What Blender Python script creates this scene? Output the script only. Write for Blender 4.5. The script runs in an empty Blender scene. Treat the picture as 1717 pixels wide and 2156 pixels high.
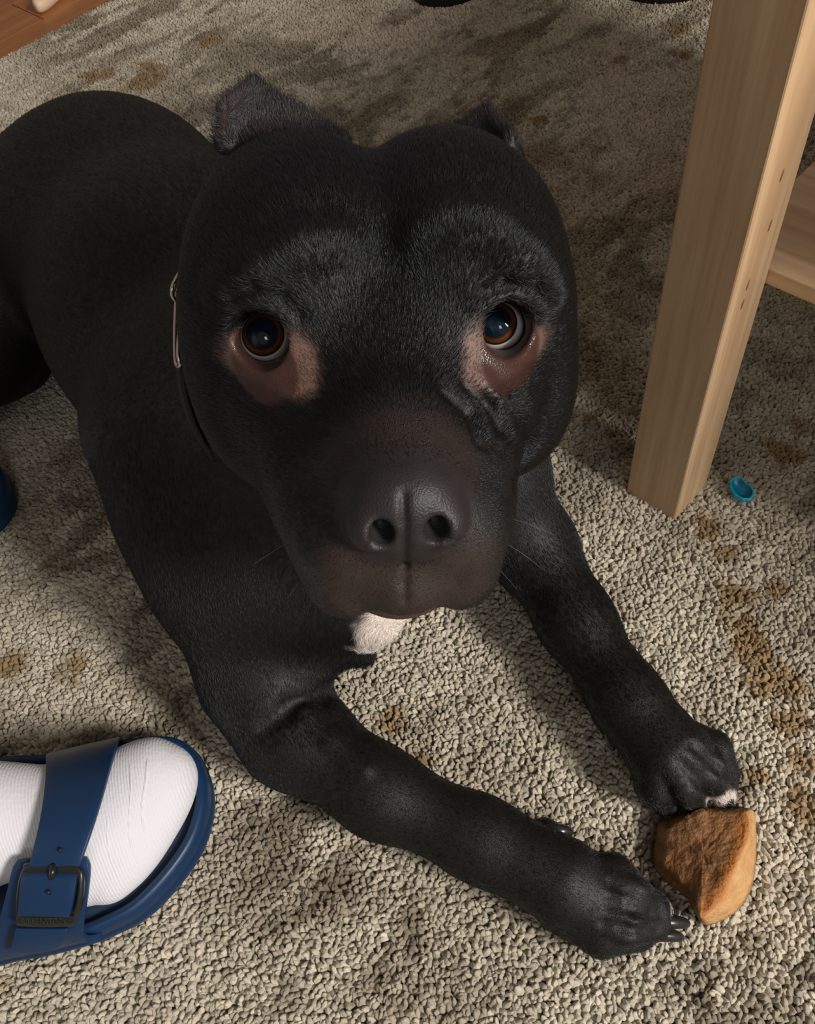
import bpy, math, random
import numpy as np
from mathutils import Matrix, Vector
rng = np.random.default_rng(7); random.seed(7)
# ------------------------------------------------------------------ view geometry (photograph taken as 1717 x 2156)
FPX, IW, IH = 1860.0, 1717, 2156
CAM_H = 0.55
_dn = np.array([222., 1322., 1860.]); _dn /= np.linalg.norm(_dn)      # straight down, in the lens frame
_Z = -_dn; _Y = np.array([0, 0, 1.]) - _dn[2]*_dn; _Y /= np.linalg.norm(_Y); _X = np.cross(_Y, _Z)
ROT = np.array([_X, _Y, _Z]); CAM = np.array([0, 0, CAM_H])
def P(u, v, z=0.0):            # world point at height z seen at a given place
    r = ROT @ np.array([(u-IW/2)/FPX, (v-IH/2)/FPX, 1.]); return CAM + (z-CAM_H)/r[2]*r
def D(u, v, d):
    r = ROT @ np.array([(u-IW/2)/FPX, (v-IH/2)/FPX, 1.]); return CAM + d*r

# ------------------------------------------------------------------ small signed-distance modeller
# frames: (origin, 3x3 rows = local axes, unit)
def nrm(v): v = np.asarray(v, float); return v/np.linalg.norm(v)
class Sdf:
    def __init__(s): s.pr = []
    def add(s, kind, par, op='u', k=0.01, fr=None, flow=None):
        # everything is turned to world metres here
        O, A, u = fr if fr else (np.zeros(3), np.eye(3), 1.0)
        tw = lambda p: O + (np.asarray(p, float)*u) @ A
        if kind == 'ell':
            c, r = par[0], np.asarray(par[1], float)*u
            B = A
            if len(par) > 2: B = par[2] @ A
            q = dict(t='e', c=tw(c), r=r, B=B)
            ext = np.sqrt(((B*r[:, None])**2).sum(0)); lo, hi = q['c']-ext, q['c']+ext
        elif kind == 'cone':
            a, b, ra, rb = par; a, b = tw(a), tw(b); ra, rb = ra*u, rb*u
            q = dict(t='c', a=a, b=b, ra=ra, rb=rb)
            lo = np.minimum(a-ra, b-rb); hi = np.maximum(a+ra, b+rb)
        elif kind == 'tri':
            a, b, c, th = par; a, b, c = tw(a), tw(b), tw(c); th *= u
            q = dict(t='t', a=a, b=b, c=c, th=th)
            lo = np.minimum(np.minimum(a, b), c)-th; hi = np.maximum(np.maximum(a, b), c)+th
        k *= u if fr else 1
        q.update(op=op, k=k, lo=lo-k*1.2-.004, hi=hi+k*1.2+.004, flow=flow); s.pr.append(q)
    def dist(s, q, X, Y, Z):
        if q['t'] == 'e':
            x, y, z = X-q['c'][0], Y-q['c'][1], Z-q['c'][2]
            k0 = 0; k1 = 0
            for i in range(3):
                b = q['B'][i]; l = (x*b[0]+y*b[1]+z*b[2]); m = l/q['r'][i]; k0 = k0+m*m; m = m/q['r'][i]; k1 = k1+m*m
            k0 = np.sqrt(k0); k1 = np.sqrt(k1)+1e-9
            return k0*(k0-1)/k1
        if q['t'] == 'c':
            a, b = q['a'], q['b']; ba = b-a; L = ba@ba
            x, y, z = X-a[0], Y-a[1], Z-a[2]
            h = np.clip((x*ba[0]+y*ba[1]+z*ba[2])/L, 0, 1)
            return np.sqrt((x-h*ba[0])**2+(y-h*ba[1])**2+(z-h*ba[2])**2)-(q['ra']+h*(q['rb']-q['ra']))
        a, b, c = q['a'], q['b'], q['c']                      # triangle, by clamped barycentric + edges
        n = np.cross(b-a, c-a); n = n/np.linalg.norm(n)
        def seg(p0, p1):
            d = p1-p0; x, y, z = X-p0[0], Y-p0[1], Z-p0[2]
            h = np.clip((x*d[0]+y*d[1]+z*d[2])/(d@d), 0, 1)
            return (x-h*d[0])**2+(y-h*d[1])**2+(z-h*d[2])**2
        x, y, z = X-a[0], Y-a[1], Z-a[2]
        ins = 1
        for p0, p1 in ((a, b), (b, c), (c, a)):
            e = np.cross(n, p1-p0)
            ins = ins*(((X-p0[0])*e[0]+(Y-p0[1])*e[1]+(Z-p0[2])*e[2]) >= 0)
        dd = np.minimum(np.minimum(seg(a, b), seg(b, c)), seg(c, a))
        pl = (x*n[0]+y*n[1]+z*n[2])**2
        return np.sqrt(np.where(ins > 0, pl, dd))-q['th']
    @staticmethod
    def comb(F, d, op, k):
        if op == 'u':
            h = np.maximum(k-np.abs(F-d), 0)/k; return np.minimum(F, d)-h*h*k*.25
        h = np.maximum(k-np.abs(F+d), 0)/k; return np.maximum(F, -d)+h*h*k*.25
    def at(s, V):
        X, Y, Z = V[:, 0], V[:, 1], V[:, 2]; F = np.full(len(V), .06)
        for q in s.pr:
            m = np.where((V > q['lo']).all(1) & (V < q['hi']).all(1))[0]
            if len(m): F[m] = s.comb(F[m], s.dist(q, X[m], Y[m], Z[m]), q['op'], q['k'])
        return F
    def mesh(s, ax, ay, az):
        F = np.full((len(ax), len(ay), len(az)), .06, np.float32)
        for q in s.pr:
            i0, i1 = np.searchsorted(ax, [q['lo'][0], q['hi'][0]]); j0, j1 = np.searchsorted(ay, [q['lo'][1], q['hi'][1]])
            k0, k1 = np.searchsorted(az, [q['lo'][2], q['hi'][2]])
            if i1 <= i0 or j1 <= j0 or k1 <= k0: continue
            X = ax[i0:i1, None, None].astype(np.float32); Y = ay[None, j0:j1, None].astype(np.float32); Z = az[None, None, k0:k1].astype(np.float32)
            F[i0:i1, j0:j1, k0:k1] = s.comb(F[i0:i1, j0:j1, k0:k1], s.dist(q, X, Y, Z), q['op'], q['k'])
        return nets(F, ax, ay, az)
def nets(F, ax, ay, az):                                      # surface nets on an uneven grid
    ins = F < 0
    nx, ny, nz = F.shape
    cnt = np.zeros((nx-1, ny-1, nz-1), np.int8)
    for i in (0, 1):
        for j in (0, 1):
            for k in (0, 1): cnt += ins[i:nx-1+i, j:ny-1+j, k:nz-1+k]
    act = (cnt > 0) & (cnt < 8)
    I, J, K = np.nonzero(act)
    idx = np.full(act.shape, -1, np.int32); idx[I, J, K] = np.arange(len(I))
    acc = np.zeros((len(I), 3)); n = np.zeros(len(I))
    ed = [((0,j,k),(1,j,k)) for j in (0,1) for k in (0,1)]+[((i,0,k),(i,1,k)) for i in (0,1) for k in (0,1)]+[((i,j,0),(i,j,1)) for i in (0,1) for j in (0,1)]
    for p, q in ed:
        a = F[I+p[0], J+p[1], K+p[2]].astype(float); b = F[I+q[0], J+q[1], K+q[2]].astype(float)
        m = (a < 0) != (b < 0); t = np.where(m, a/(a-b+1e-20), 0)
        pos = []
        for c, (arr, ii) in enumerate(((ax, I), (ay, J), (az, K))):
            pa = arr[ii+p[c]]; pb = arr[ii+q[c]]; pos.append(pa+t*(pb-pa))
        acc += np.stack(pos, 1)*m[:, None]; n += m
    V = acc/n[:, None]
    fs = []
    for axis in range(3):
        a = [slice(None)]*3; b = [slice(None)]*3; a[axis] = slice(0, -1); b[axis] = slice(1, None)
        s0, s1 = ins[tuple(a)], ins[tuple(b)]
        e = np.argwhere(s0 != s1)
        o = [c for c in range(3) if c != axis]
        e = e[(e[:, o[0]] > 0) & (e[:, o[1]] > 0) & (e[:, o[0]] < F.shape[o[0]]-1) & (e[:, o[1]] < F.shape[o[1]]-1)]
        c = []
        for d0, d1 in ((0, 0), (1, 0), (1, 1), (0, 1)):
            q = e.copy(); q[:, o[0]] -= d0; q[:, o[1]] -= d1; c.append(idx[q[:, 0], q[:, 1], q[:, 2]])
        Q = np.stack(c, 1)
        flip = s0[e[:, 0], e[:, 1], e[:, 2]]
        if axis == 1: flip = ~flip
        Q[~flip] = Q[~flip][:, ::-1]
        fs.append(Q)
    return V, np.concatenate(fs)
def vnormals(V, Q):
    n = np.cross(V[Q[:, 2]]-V[Q[:, 0]], V[Q[:, 3]]-V[Q[:, 1]])
    N = np.zeros_like(V)
    for i in range(4):
        for c in range(3): N[:, c] += np.bincount(Q[:, i], n[:, c], len(V))
    return N/(np.linalg.norm(N, axis=1)[:, None]+1e-12)
# ------------------------------------------------------------------ camera, light, exposure
sc = bpy.context.scene
col = sc.collection
cd = bpy.data.cameras.new('camera'); cam = bpy.data.objects.new('camera', cd); col.objects.link(cam); sc.camera = cam
cd.sensor_fit = 'HORIZONTAL'; cd.sensor_width = 36; cd.lens = FPX/IW*36; cd.clip_start = .01
M = np.eye(4); M[:3, 0] = ROT[:, 0]; M[:3, 1] = -ROT[:, 1]; M[:3, 2] = -ROT[:, 2]; M[:3, 3] = CAM
cam.matrix_world = Matrix(M.tolist())
cd.dof.use_dof = False
w = bpy.data.worlds.new('room_air'); sc.world = w; w.use_nodes = True
w.node_tree.nodes['Background'].inputs[0].default_value = (1.0, .86, .70, 1)
w.node_tree.nodes['Background'].inputs[1].default_value = .205
_a = nrm([.67, -.742, 0]); _b = nrm([.805, .593, 0]); _m = nrm(_a+_b); _p = np.array([-_m[1], _m[0], 0])
E1 = nrm(_m-_p); E2 = nrm(_m+_p)                            # the table's two level directions, square to each other
def area(name, pos, target, sx, sy, power, colr):
    l = bpy.data.lights.new(name, 'AREA'); l.shape = 'RECTANGLE'; l.size = sx; l.size_y = sy; l.energy = power; l.color = colr
    o = bpy.data.objects.new(name, l); col.objects.link(o); o.location = pos
    d = Vector(target)-Vector(pos); o.rotation_euler = d.to_track_quat('-Z', 'Y').to_euler(); return o
# daylight through a window behind the photographer's right shoulder
_az = nrm(E1+.10*E2); _el = math.radians(37)
area('window_daylight', tuple(np.array([.1, .35, .05])+2.6*(math.cos(_el)*_az+math.sin(_el)*np.array([0, 0, 1]))), (.1, .35, .05), .50, .60, 76, (1.0, .955, .88))
area('camera_side_fill', (.25, -1.55, 1.45), (.0, .3, .2), .40, .50, 5, (.92, .96, 1.0))  # added weak fill behind the camera, for catchlights and the dog's face
pl = bpy.data.lights.new('purple_led', 'SPOT'); pl.energy = 1.6; pl.color = (.22, .16, 1.0); pl.spot_size = math.radians(13); pl.spot_blend = .6; pl.shadow_soft_size = .02
po = bpy.data.objects.new('purple_led', pl); col.objects.link(po); po.location = (.12, .95, 1.0); po.rotation_euler = (Vector((-.03, .36, .34))-po.location).to_track_quat('-Z', 'Y').to_euler()
sc.view_settings.view_transform = 'Standard'; sc.view_settings.look = 'None'; sc.view_settings.gamma = 1
sc.view_settings.use_curve_mapping = False; sc.view_settings.exposure = 0.0
# ------------------------------------------------------------------ the dog's shape
def axis(lo, hi, coarse, flo, fhi, fine):
    a = [lo]
    while a[-1] < hi:
        x = a[-1]; d = max(flo-x, x-fhi, 0); a.append(x+min(coarse, fine+d*.12))
    return np.array(a)
DOG = Sdf()
# head frame: x to the dog's left (right in the picture), y along the muzzle, z up; centimetres
_T = -nrm(ROT @ np.array([(810-IW/2)/FPX, (690-IH/2)/FPX, 1.]))      # from the head to the lens
_sx = nrm(ROT @ np.array([1, -0.03, 0.03])); _sx = nrm(_sx-_T*(_sx@_T)*0.6)
_up = nrm(np.cross(_T, _sx)); _up = nrm(_up); _sx = nrm(np.cross(_up, _T))
AL = math.radians(22)
HF = nrm(math.cos(AL)*_T-math.sin(AL)*_up+.062*_sx); HX = nrm(_sx-HF*(_sx@HF)); HU = np.cross(HF, HX)
HO = D(810, 690, .345)
HEAD = (HO, np.array([HX, HF, HU]), .01)
def hw(p): return HO+(np.asarray(p, float)*.01) @ HEAD[1]
def hl(u, v, y):                                   # head-frame point at depth y seen at a given place
    r = ROT @ np.array([(u-IW/2)/FPX, (v-IH/2)/FPX, 1.])
    t = ((HO-CAM)@HF+y*.01)/(r@HF); q = (CAM+r*t-HO)*100
    return (q@HX, y, q@HU)
def hd(kind, par, op='u', k=1.0): DOG.add(kind, par, op, k, HEAD)
def both(kind, par, op='u', k=1.0):
    for s in (1, -1):
        q = [(p[0]*s, p[1], p[2]) if isinstance(p, tuple) and len(p) == 3 else p for p in par]
        if kind == 'ell': q = [q[0], par[1]]+list(par[2:])
        hd(kind, q, op, k)
# ---- trunk and legs, world metres
def pp(u, v, z): return P(u, v, z)
def cone(a, b, ra, rb, k=.03): DOG.add('cone', (a, b, ra, rb), 'u', k)
def ell(c, r, R=None, k=.03): DOG.add('ell', (c, r) if R is None else (c, r, R), 'u', k)
def rotz(a): c, s = math.cos(a), math.sin(a); return np.array([[c, s, 0], [-s, c, 0], [0, 0, 1]])
bax = math.atan2(.92, -.40)                       # heading of the spine
cone((-.06, .37, .12), (-.13, .52, .122), .100, .102)
cone((-.13, .52, .122), (-.200, .65, .112), .102, .097)
cone((-.200, .65, .112), (-.31, .72, .075), .097, .078)
cone((-.34, .80, .08), (-.43, .93, .03), .028, .012, .03)            # tail root
# haunch on the near side
ell((-.345, .640, .092), (.105, .055, .082), rotz(math.radians(-60)), .03)
cone((-.32, .68, .10), (-.338, .588, .070), .065, .052)
cone((-.41, .575, .035), (-.31, .60, .03), .024, .020, .02)
# chest and shoulders
cone((-.06, .37, .12), pp(700, 1060, .13), .095, .058)
cone((-.125, .39, .14), (-.105, .31, .11), .066, .056)
cone((.02, .39, .125), (.058, .36, .085), .052, .038)
# neck
cone(hw((0, -5, -3.5)), (-.045, .38, .175), .066, .085, .04)
cone(hw((0, -2, -6)), (-.04, .345, .135), .045, .06, .03)
# right foreleg (left in the picture)
cone((-.110, .33, .12), pp(555, 1420, .05), .058, .036, .025)
cone(pp(555, 1420, .05), pp(618, 1545, .035), .036, .029, .02)
cone(pp(618, 1545, .035), pp(800, 1668, .034), .029, .0235, .02)
cone(pp(800, 1668, .034), pp(1010, 1765, .030), .0235, .0205, .015)
cone(pp(1010, 1765, .030), pp(1185, 1855, .028), .021, .0235, .015)
# breast fold
cone(pp(640, 1330, .06), pp(762, 1378, .055), .024, .008, .02)
cone(pp(600, 1180, .11), pp(775, 1290, .095), .045, .020, .03)
# left foreleg
cone((.055, .35, .08), pp(1115, 1150, .045), .036, .028, .02)
cone(pp(1120, 1150, .045), pp(1215, 1310, .036), .028, .022, .015)
cone(pp(1215, 1310, .036), pp(1320, 1470, .032), .022, .0195, .015)
cone(pp(1320, 1470, .032), pp(1410, 1590, .028), .020, .025, .015)
# paws: toes given by knuckle and tip
CLAWS = []
def toe(a, b, c, r0, r1, r2, claw):
    DOG.add('cone', (a, b, r0, r1), 'u', .0025); DOG.add('cone', (b, c, r1, r2), 'u', .0025)
    if claw is not None: CLAWS.append((c, claw))
# right paw
toe(pp(1200, 1845, .027), pp(1290, 1850, .027), pp(1343, 1878, .014), .0150, .0130, .0085, pp(1405, 1890, .008))
toe(pp(1210, 1870, .030), pp(1320, 1892, .029), pp(1378, 1915, .014), .0155, .0135, .0095, pp(1430, 1925, .004))
toe(pp(1200, 1895, .028), pp(1312, 1935, .027), pp(1378, 1943, .014), .0155, .0135, .0095, pp(1456, 1946, .006))
toe(pp(1180, 1905, .020), pp(1265, 1963, .020), pp(1345, 1968, .011), .0145, .0125, .0085, pp(1444, 1974, .005))
toe(pp(1120, 1765, .022), pp(1150, 1752, .020), pp(1166, 1752, .018), .010, .0075, .005, pp(1208, 1754, .014))
# left paw
toe(pp(1385, 1605, .024), pp(1385, 1650, .023), pp(1400, 1680, .012), .0150, .0130, .0090, pp(1414, 1706, .008))
toe(pp(1405, 1590, .030), pp(1438, 1645, .029), pp(1460, 1678, .013), .0155, .0135, .0095, pp(1474, 1702, .010))
toe(pp(1425, 1580, .028), pp(1482, 1622, .027), pp(1518, 1662, .013), .0155, .0130, .0090, pp(1532, 1688, .010))
toe(pp(1435, 1560, .020), pp(1500, 1578, .020), pp(1530, 1630, .011), .0145, .0115, .0080, pp(1550, 1668, .005))
toe(pp(1285, 1480, .022), pp(1275, 1505, .019), pp(1280, 1532, .016), .011, .0075, .005, pp(1292, 1586, .010))
# ---- head
both('ell', [(3.0, -4.6, .4), (5.1, 7.0, 5.9)], k=1.0)
both('ell', [(5.4, -3.6, -3.2), (2.9, 4.2, 4.7)], k=2.0)
hd('ell', [(0, .0, -1.7), (5.4, 3.6, 3.4)], k=1.6)
both('ell', [(3.9, .3, 2.0), (2.2, 1.3, 1.2)], k=1.2)
both('ell', [(4.65, -.80, -.40), (1.56, 1.56, 1.56)], k=.9)
hd('cone', [(0, 1.2, -1.8), (0, 7.3, -3.2), 3.0, 2.3], k=1.4)
both('cone', [(3.0, .8, -3.2), (2.3, 5.0, -4.4), 2.7, 2.2], k=1.5)
both('cone', [(2.0, 3.5, -4.6), (1.85, 7.0, -4.8), 2.4, 1.95], k=1.0)
both('cone', [(3.9, -.5, -5.6), (2.05, 6.6, -6.95), 2.0, 1.55], k=1.2)
hd('cone', [(0, -1, -6.6), (0, 5.4, -7.8), 3.5, 1.7], k=1.0)
hd('ell', [(0, 7.4, -6.1), (1.9, 1.75, 1.75)], k=.6)
hd('ell', [(0, 6.35, -8.25), (1.5, 1.0, .85)], k=.4)
hd('ell', [(5.9, -3.6, -4.6), (2.5, 3.6, 3.6)], k=1.5)
# ears: pricked, turned back, the rim folded forward on the outer side
for Ea in ([(470, 300), (722, 292), (535, 178), (468, 225), .0], [(1080, 335), (918, 298), (1025, 236), (1076, 292), .0]):
    o, i_, t, m = Ea[:4]
    O_, I_, T_, M_ = hl(*o, -7.4), hl(*i_, -8.6), hl(*t, -9.4), hl(*m, -7.2)
    hd('tri', [O_, I_, T_, .28], k=1.0)
    hd('tri', [O_, T_, M_, .26], k=.5)
# nose
hd('ell', [(0, 8.7, -2.7), (1.75, 1.15, 1.45)], k=.5)
both('ell', [(1.15, 9.0, -3.1), (.85, .9, .85)], k=.3)
both('ell', [(.88, 10.0, -3.0), (.42, 1.2, .55)], 's', k=.2)
both('cone', [(.95, 9.9, -3.3), (1.75, 9.6, -3.6), .17, .1], 's', k=.15)
# mouth seam
both('cone', [(0, 8.2, -7.75), (2.2, 7.1, -8.2), .08, .10], 's', k=.25)
# eye openings
EYE_C = []; EYE_DIR = []
_eg = {1: nrm([-.09, .93, .36]), -1: nrm([.01, .93, .36])}
for s in (1, -1):
    c = np.array([4.62*s, -.50, -.38]); g = _eg[s]
    EYE_C.append(c); EYE_DIR.append(g)
    hd('ell', [tuple(c+g*.05), (1.09, 1.09, 1.09)], 's', k=.1)
    hd('cone', [tuple(c+g*.5+[.03*s, 0, .06]), tuple(c+g*2.4+[.03*s, 0, .06]), .87, 1.15], 's', k=.35)
    hd('cone', [tuple(c+g*1.15), tuple(c+g*1.35+np.array([-1.30*s, .1, -.75])), .6, .12], 's', k=.25)
def surf(u, v, lo=.2, hi=.75):                       # first skin point seen at a given place
    r = ROT @ np.array([(u-IW/2)/FPX, (v-IH/2)/FPX, 1.]); t = np.arange(lo, hi, .0008); F = DOG.at(CAM+t[:, None]*r)
    i = np.where(F < 0)[0]; return CAM+t[i[0]]*r if len(i) else CAM+t[np.argmin(F)]*r
def crease(pts_, r, op='s', k=.005, sink=0.0):
    q = [surf(u, v) for u, v in pts_]; q = [p+nrm(p-CAM)*sink for p in q]
    for a, b in zip(q, q[1:]): DOG.add('cone', (a, b, r, r), op, k)
# folds of skin
crease([(905, 505), (955, 482), (1030, 488), (1100, 545), (1150, 610)], .0035, 'u', .016, .0035)
crease([(700, 520), (640, 530), (560, 570)], .003, 'u', .014, .003)
crease([(1015, 618), (1060, 598), (1120, 606), (1150, 640)], .0007, 's', .005)
crease([(490, 630), (540, 612), (600, 630), (636, 668)], .0007, 's', .005)
crease([(985, 815), (1030, 850), (1052, 900)], .0006, 's', .006)
crease([(1010, 800), (1062, 860), (1080, 910)], .0007, 'u', .007, .0012)
crease([(940, 830), (990, 870), (1010, 930)], .0008, 's', .006)
crease([(1090, 880), (1104, 960), (1092, 1040)], .0022, 's', .012)
crease([(850, 1040), (851, 1100), (852, 1150), (852, 1190)], .0004, 's', .0030)
crease([(852, 1190), (852, 1230), (853, 1268)], .0005, 's', .0030)
for L_ in ([(1285, 1862), (1330, 1878), (1362, 1898), (1392, 1905)], [(1280, 1902), (1330, 1914), (1375, 1928), (1398, 1932)], [(1270, 1945), (1310, 1955), (1360, 1960), (1385, 1964)], [(1395, 1640), (1422, 1690), (1436, 1712)], [(1435, 1605), (1476, 1650), (1498, 1692)], [(1462, 1572), (1512, 1615), (1535, 1655)]): crease(L_, .0013, 's', .005)
crease([(560, 1530), (610, 1490), (680, 1460), (710, 1450)], .0012, 's', .012)
crease([(640, 1500), (700, 1560), (770, 1620)], .0012, 'u', .010, .0008)
def build_dog(fine=.0013, coarse=.003):
    h = [hw((a, b, c)) for a in (-8, 8) for b in (-2, 11) for c in (-9, 4)]
    lo, hi = np.min(h, 0), np.max(h, 0)
    ax = axis(-.50, .25, coarse, lo[0], hi[0], fine); ay = axis(.05, 1.0, coarse, lo[1], hi[1], fine); az = axis(-.006, .45, coarse, lo[2], hi[2], fine)
    V, Q = DOG.mesh(ax, ay, az)
    for _ in range(2):
        N = vnormals(V, Q); V = V-N*np.clip(DOG.at(V), -.001, .001)[:, None]
    return V, Q, vnormals(V, Q)
# ------------------------------------------------------------------ helpers
def link(o, parent=None):
    col.objects.link(o)
    if parent is not None:
        o.parent = parent
    return o
def tag(o, label=None, cat=None, group=None, kind=None):
    for k, v in (('label', label), ('category', cat), ('group', group), ('kind', kind)):
        if v: o[k] = v
    return o
def empty(name, loc, R=None):
    o = bpy.data.objects.new(name, None); o.empty_display_size = .02
    m = Matrix.Identity(4) if R is None else Matrix(np.asarray(R).tolist()).to_4x4()
    m.translation = Vector(loc); o.matrix_world = m; o['_o'] = 0; del o['_o']
    FR[o.name] = np.array(m); return link(o)
FR = {}
def world_of(p):
    m = np.eye(4)
    while p is not None:
        if p.name in FR: m = FR[p.name] @ m
        p = p.parent
    return m
def obj(name, V, F, mat, parent=None, smooth=True):       # V in world metres; stored in the parent's frame
    V = np.asarray(V, float)
    if parent is not None:
        Mi = np.linalg.inv(world_of(parent)); V = V @ Mi[:3, :3].T+Mi[:3, 3]
    me = bpy.data.meshes.new(name); fill(me, V, F)
    if smooth: me.polygons.foreach_set('use_smooth', np.ones(len(me.polygons), bool))
    o = bpy.data.objects.new(name, me)
    for m in (mat if isinstance(mat, (list, tuple)) else [mat]): me.materials.append(m)
    return link(o, parent)
def fill(me, V, F):
    if isinstance(F, np.ndarray):
        n, k = F.shape
        me.vertices.add(len(V)); me.vertices.foreach_set('co', np.ascontiguousarray(V, np.float32).ravel())
        me.loops.add(n*k); me.loops.foreach_set('vertex_index', F.ravel().astype(np.int32))
        me.polygons.add(n); me.polygons.foreach_set('loop_start', np.arange(0, n*k, k, dtype=np.int32))
        me.update(calc_edges=True)
    else: me.from_pydata([tuple(v) for v in V], [], [tuple(f) for f in F]); me.update()
def bevel(o, w, seg=2, ang=40):
    b = o.modifiers.new('bevel', 'BEVEL'); b.width = w; b.segments = seg; b.limit_method = 'ANGLE'; b.angle_limit = math.radians(ang); return o
def subsurf(o, n=2):
    b = o.modifiers.new('sub', 'SUBSURF'); b.levels = b.render_levels = n; return o
def box(c0, ax, sz):                                       # corner, axes, sizes
    c0 = np.asarray(c0, float); A = [np.asarray(a, float)*s for a, s in zip(ax, sz)]
    V = [c0+i*A[0]+j*A[1]+k*A[2] for k in (0, 1) for j in (0, 1) for i in (0, 1)]
    return V, [(0, 2, 3, 1), (4, 5, 7, 6), (0, 1, 5, 4), (2, 6, 7, 3), (0, 4, 6, 2), (1, 3, 7, 5)]
def tube(pts, r, n=8, closed=False):
    pts = np.asarray(pts, float); N = len(pts); rr = np.broadcast_to(r, (N,)); V = []; up = None
    for i in range(N):
        a = pts[(i-1) % N] if (closed or i) else pts[0]; b = pts[(i+1) % N] if (closed or i < N-1) else pts[-1]
        t = nrm(b-a)
        if up is None: up = nrm(np.cross(t, [0.3, .2, 1]))
        up = nrm(up-t*(up@t)); s = np.cross(t, up)
        for j in range(n):
            th = 2*math.pi*j/n; V.append(pts[i]+rr[i]*(math.cos(th)*up+math.sin(th)*s))
    F = []
    for i in range(N if closed else N-1):
        for j in range(n): F.append((i*n+j, i*n+(j+1) % n, ((i+1) % N)*n+(j+1) % n, ((i+1) % N)*n+j))
    if not closed: F += [tuple(range(n))[::-1], tuple((N-1)*n+j for j in range(n))]
    return V, F
def smoothline(p, n=8, closed=False):                      # Catmull-Rom
    p = np.asarray(p, float); N = len(p); out = []
    for i in range(N if closed else N-1):
        g = lambda k: p[k % N] if closed else p[min(max(k, 0), N-1)]
        a, b, c, d = g(i-1), g(i), g(i+1), g(i+2)
        for t in np.arange(n)/n: out.append(.5*((2*b)+(c-a)*t+(2*a-5*b+4*c-d)*t*t+(3*b-a-3*c+d)*t**3))
    if not closed: out.append(p[-1])
    return np.array(out)
def mat(name, base=(.5, .5, .5), rough=.6, metal=0, spec=.5, coat=0):
    m = bpy.data.materials.new(name); m.use_nodes = True; b = m.node_tree.nodes['Principled BSDF']
    b.inputs['Base Color'].default_value = (*base, 1); b.inputs['Roughness'].default_value = rough
    b.inputs['Metallic'].default_value = metal; b.inputs['Specular IOR Level'].default_value = spec
    b.inputs['Coat Weight'].default_value = coat; return m
def nodes(m): nt = m.node_tree; return nt, nt.nodes, nt.links, nt.nodes['Principled BSDF']
def noise_bump(m, scale, strength, dist=.001, detail=4, stretch=None, colmix=None):
    nt, n, l, b = nodes(m)
    tc = n.new('ShaderNodeTexCoord'); mp = n.new('ShaderNodeMapping'); l.new(tc.outputs['Object'], mp.inputs[0])
    if stretch: mp.inputs['Scale'].default_value = stretch
    t = n.new('ShaderNodeTexNoise'); t.inputs['Scale'].default_value = scale; t.inputs['Detail'].default_value = detail
    l.new(mp.outputs[0], t.inputs['Vector'])
    bp = n.new('ShaderNodeBump'); bp.inputs['Strength'].default_value = strength; bp.inputs['Distance'].default_value = dist
    l.new(t.outputs[0], bp.inputs['Height']); l.new(bp.outputs[0], b.inputs['Normal'])
    if colmix:
        r = n.new('ShaderNodeValToRGB'); r.color_ramp.elements[0].color = (*colmix[0], 1); r.color_ramp.elements[1].color = (*colmix[1], 1)
        r.color_ramp.elements[0].position = .35; r.color_ramp.elements[1].position = .65
        l.new(t.outputs[0], r.inputs[0]); l.new(r.outputs[0], b.inputs['Base Color'])
    return t
def vnoise(x, y, seed=0):                                  # 2-D value noise, -1..1
    xi = np.floor(x).astype(np.int64); yi = np.floor(y).astype(np.int64); fx = x-xi; fy = y-yi
    fx = fx*fx*(3-2*fx); fy = fy*fy*(3-2*fy)
    def h(a, b):
        n = (a*374761393+b*668265263+seed*974634777) & 0x7fffffff; n = ((n ^ (n >> 13))*1274126177) & 0x7fffffff
        return ((n ^ (n >> 16)) & 0xffff)/32767.5-1
    return (h(xi, yi)*(1-fx)+h(xi+1, yi)*fx)*(1-fy)+(h(xi, yi+1)*(1-fx)+h(xi+1, yi+1)*fx)*fy
def fbm(x, y, seed=0, o=4):
    s = 0; a = .5
    for i in range(o): s = s+a*vnoise(x*2**i, y*2**i, seed+i); a *= .5
    return s
def sstep(a, b, x): t = np.clip((x-a)/(b-a), 0, 1); return t*t*(3-2*t)
# ------------------------------------------------------------------ wooden floor, planks
FLZ = -.014
m_floor = mat('floor_underlay', (.10, .04, .015), .8)
V, F = box((-1.6, -.8, FLZ-.03), np.eye(3), (3.2, 3.4, .028))
floor = obj('floor', V, F, m_floor, smooth=False); tag(floor, kind='structure')
m_plank = mat('orange_wood', (.36, .12, .03), .38)
nt, n, l, b = nodes(m_plank)
tc = n.new('ShaderNodeTexCoord'); mp = n.new('ShaderNodeMapping'); mp.inputs['Scale'].default_value = (3, 45, 3)
oi = n.new('ShaderNodeObjectInfo'); l.new(tc.outputs['Object'], mp.inputs[0])
t = n.new('ShaderNodeTexNoise'); t.noise_dimensions = '4D'; t.inputs['Scale'].default_value = 1.2; t.inputs['Detail'].default_value = 6
l.new(mp.outputs[0], t.inputs['Vector']); l.new(oi.outputs['Random'], t.inputs['W'])
r = n.new('ShaderNodeValToRGB'); r.color_ramp.elements[0].color = (.24, .075, .018, 1); r.color_ramp.elements[1].color = (.42, .16, .045, 1)
r.color_ramp.elements[0].position = .3; r.color_ramp.elements[1].position = .7
l.new(t.outputs[0], r.inputs[0]); l.new(r.outputs[0], b.inputs['Base Color'])
edA, edB = P(0, 120), P(225, 0)
ed = nrm((edB-edA)*[1, 1, 0]); en = np.array([-ed[1], ed[0], 0])        # en points away from the rug
pl_me = None
R = np.stack([ed, en, [0, 0, 1]], 1)
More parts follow.
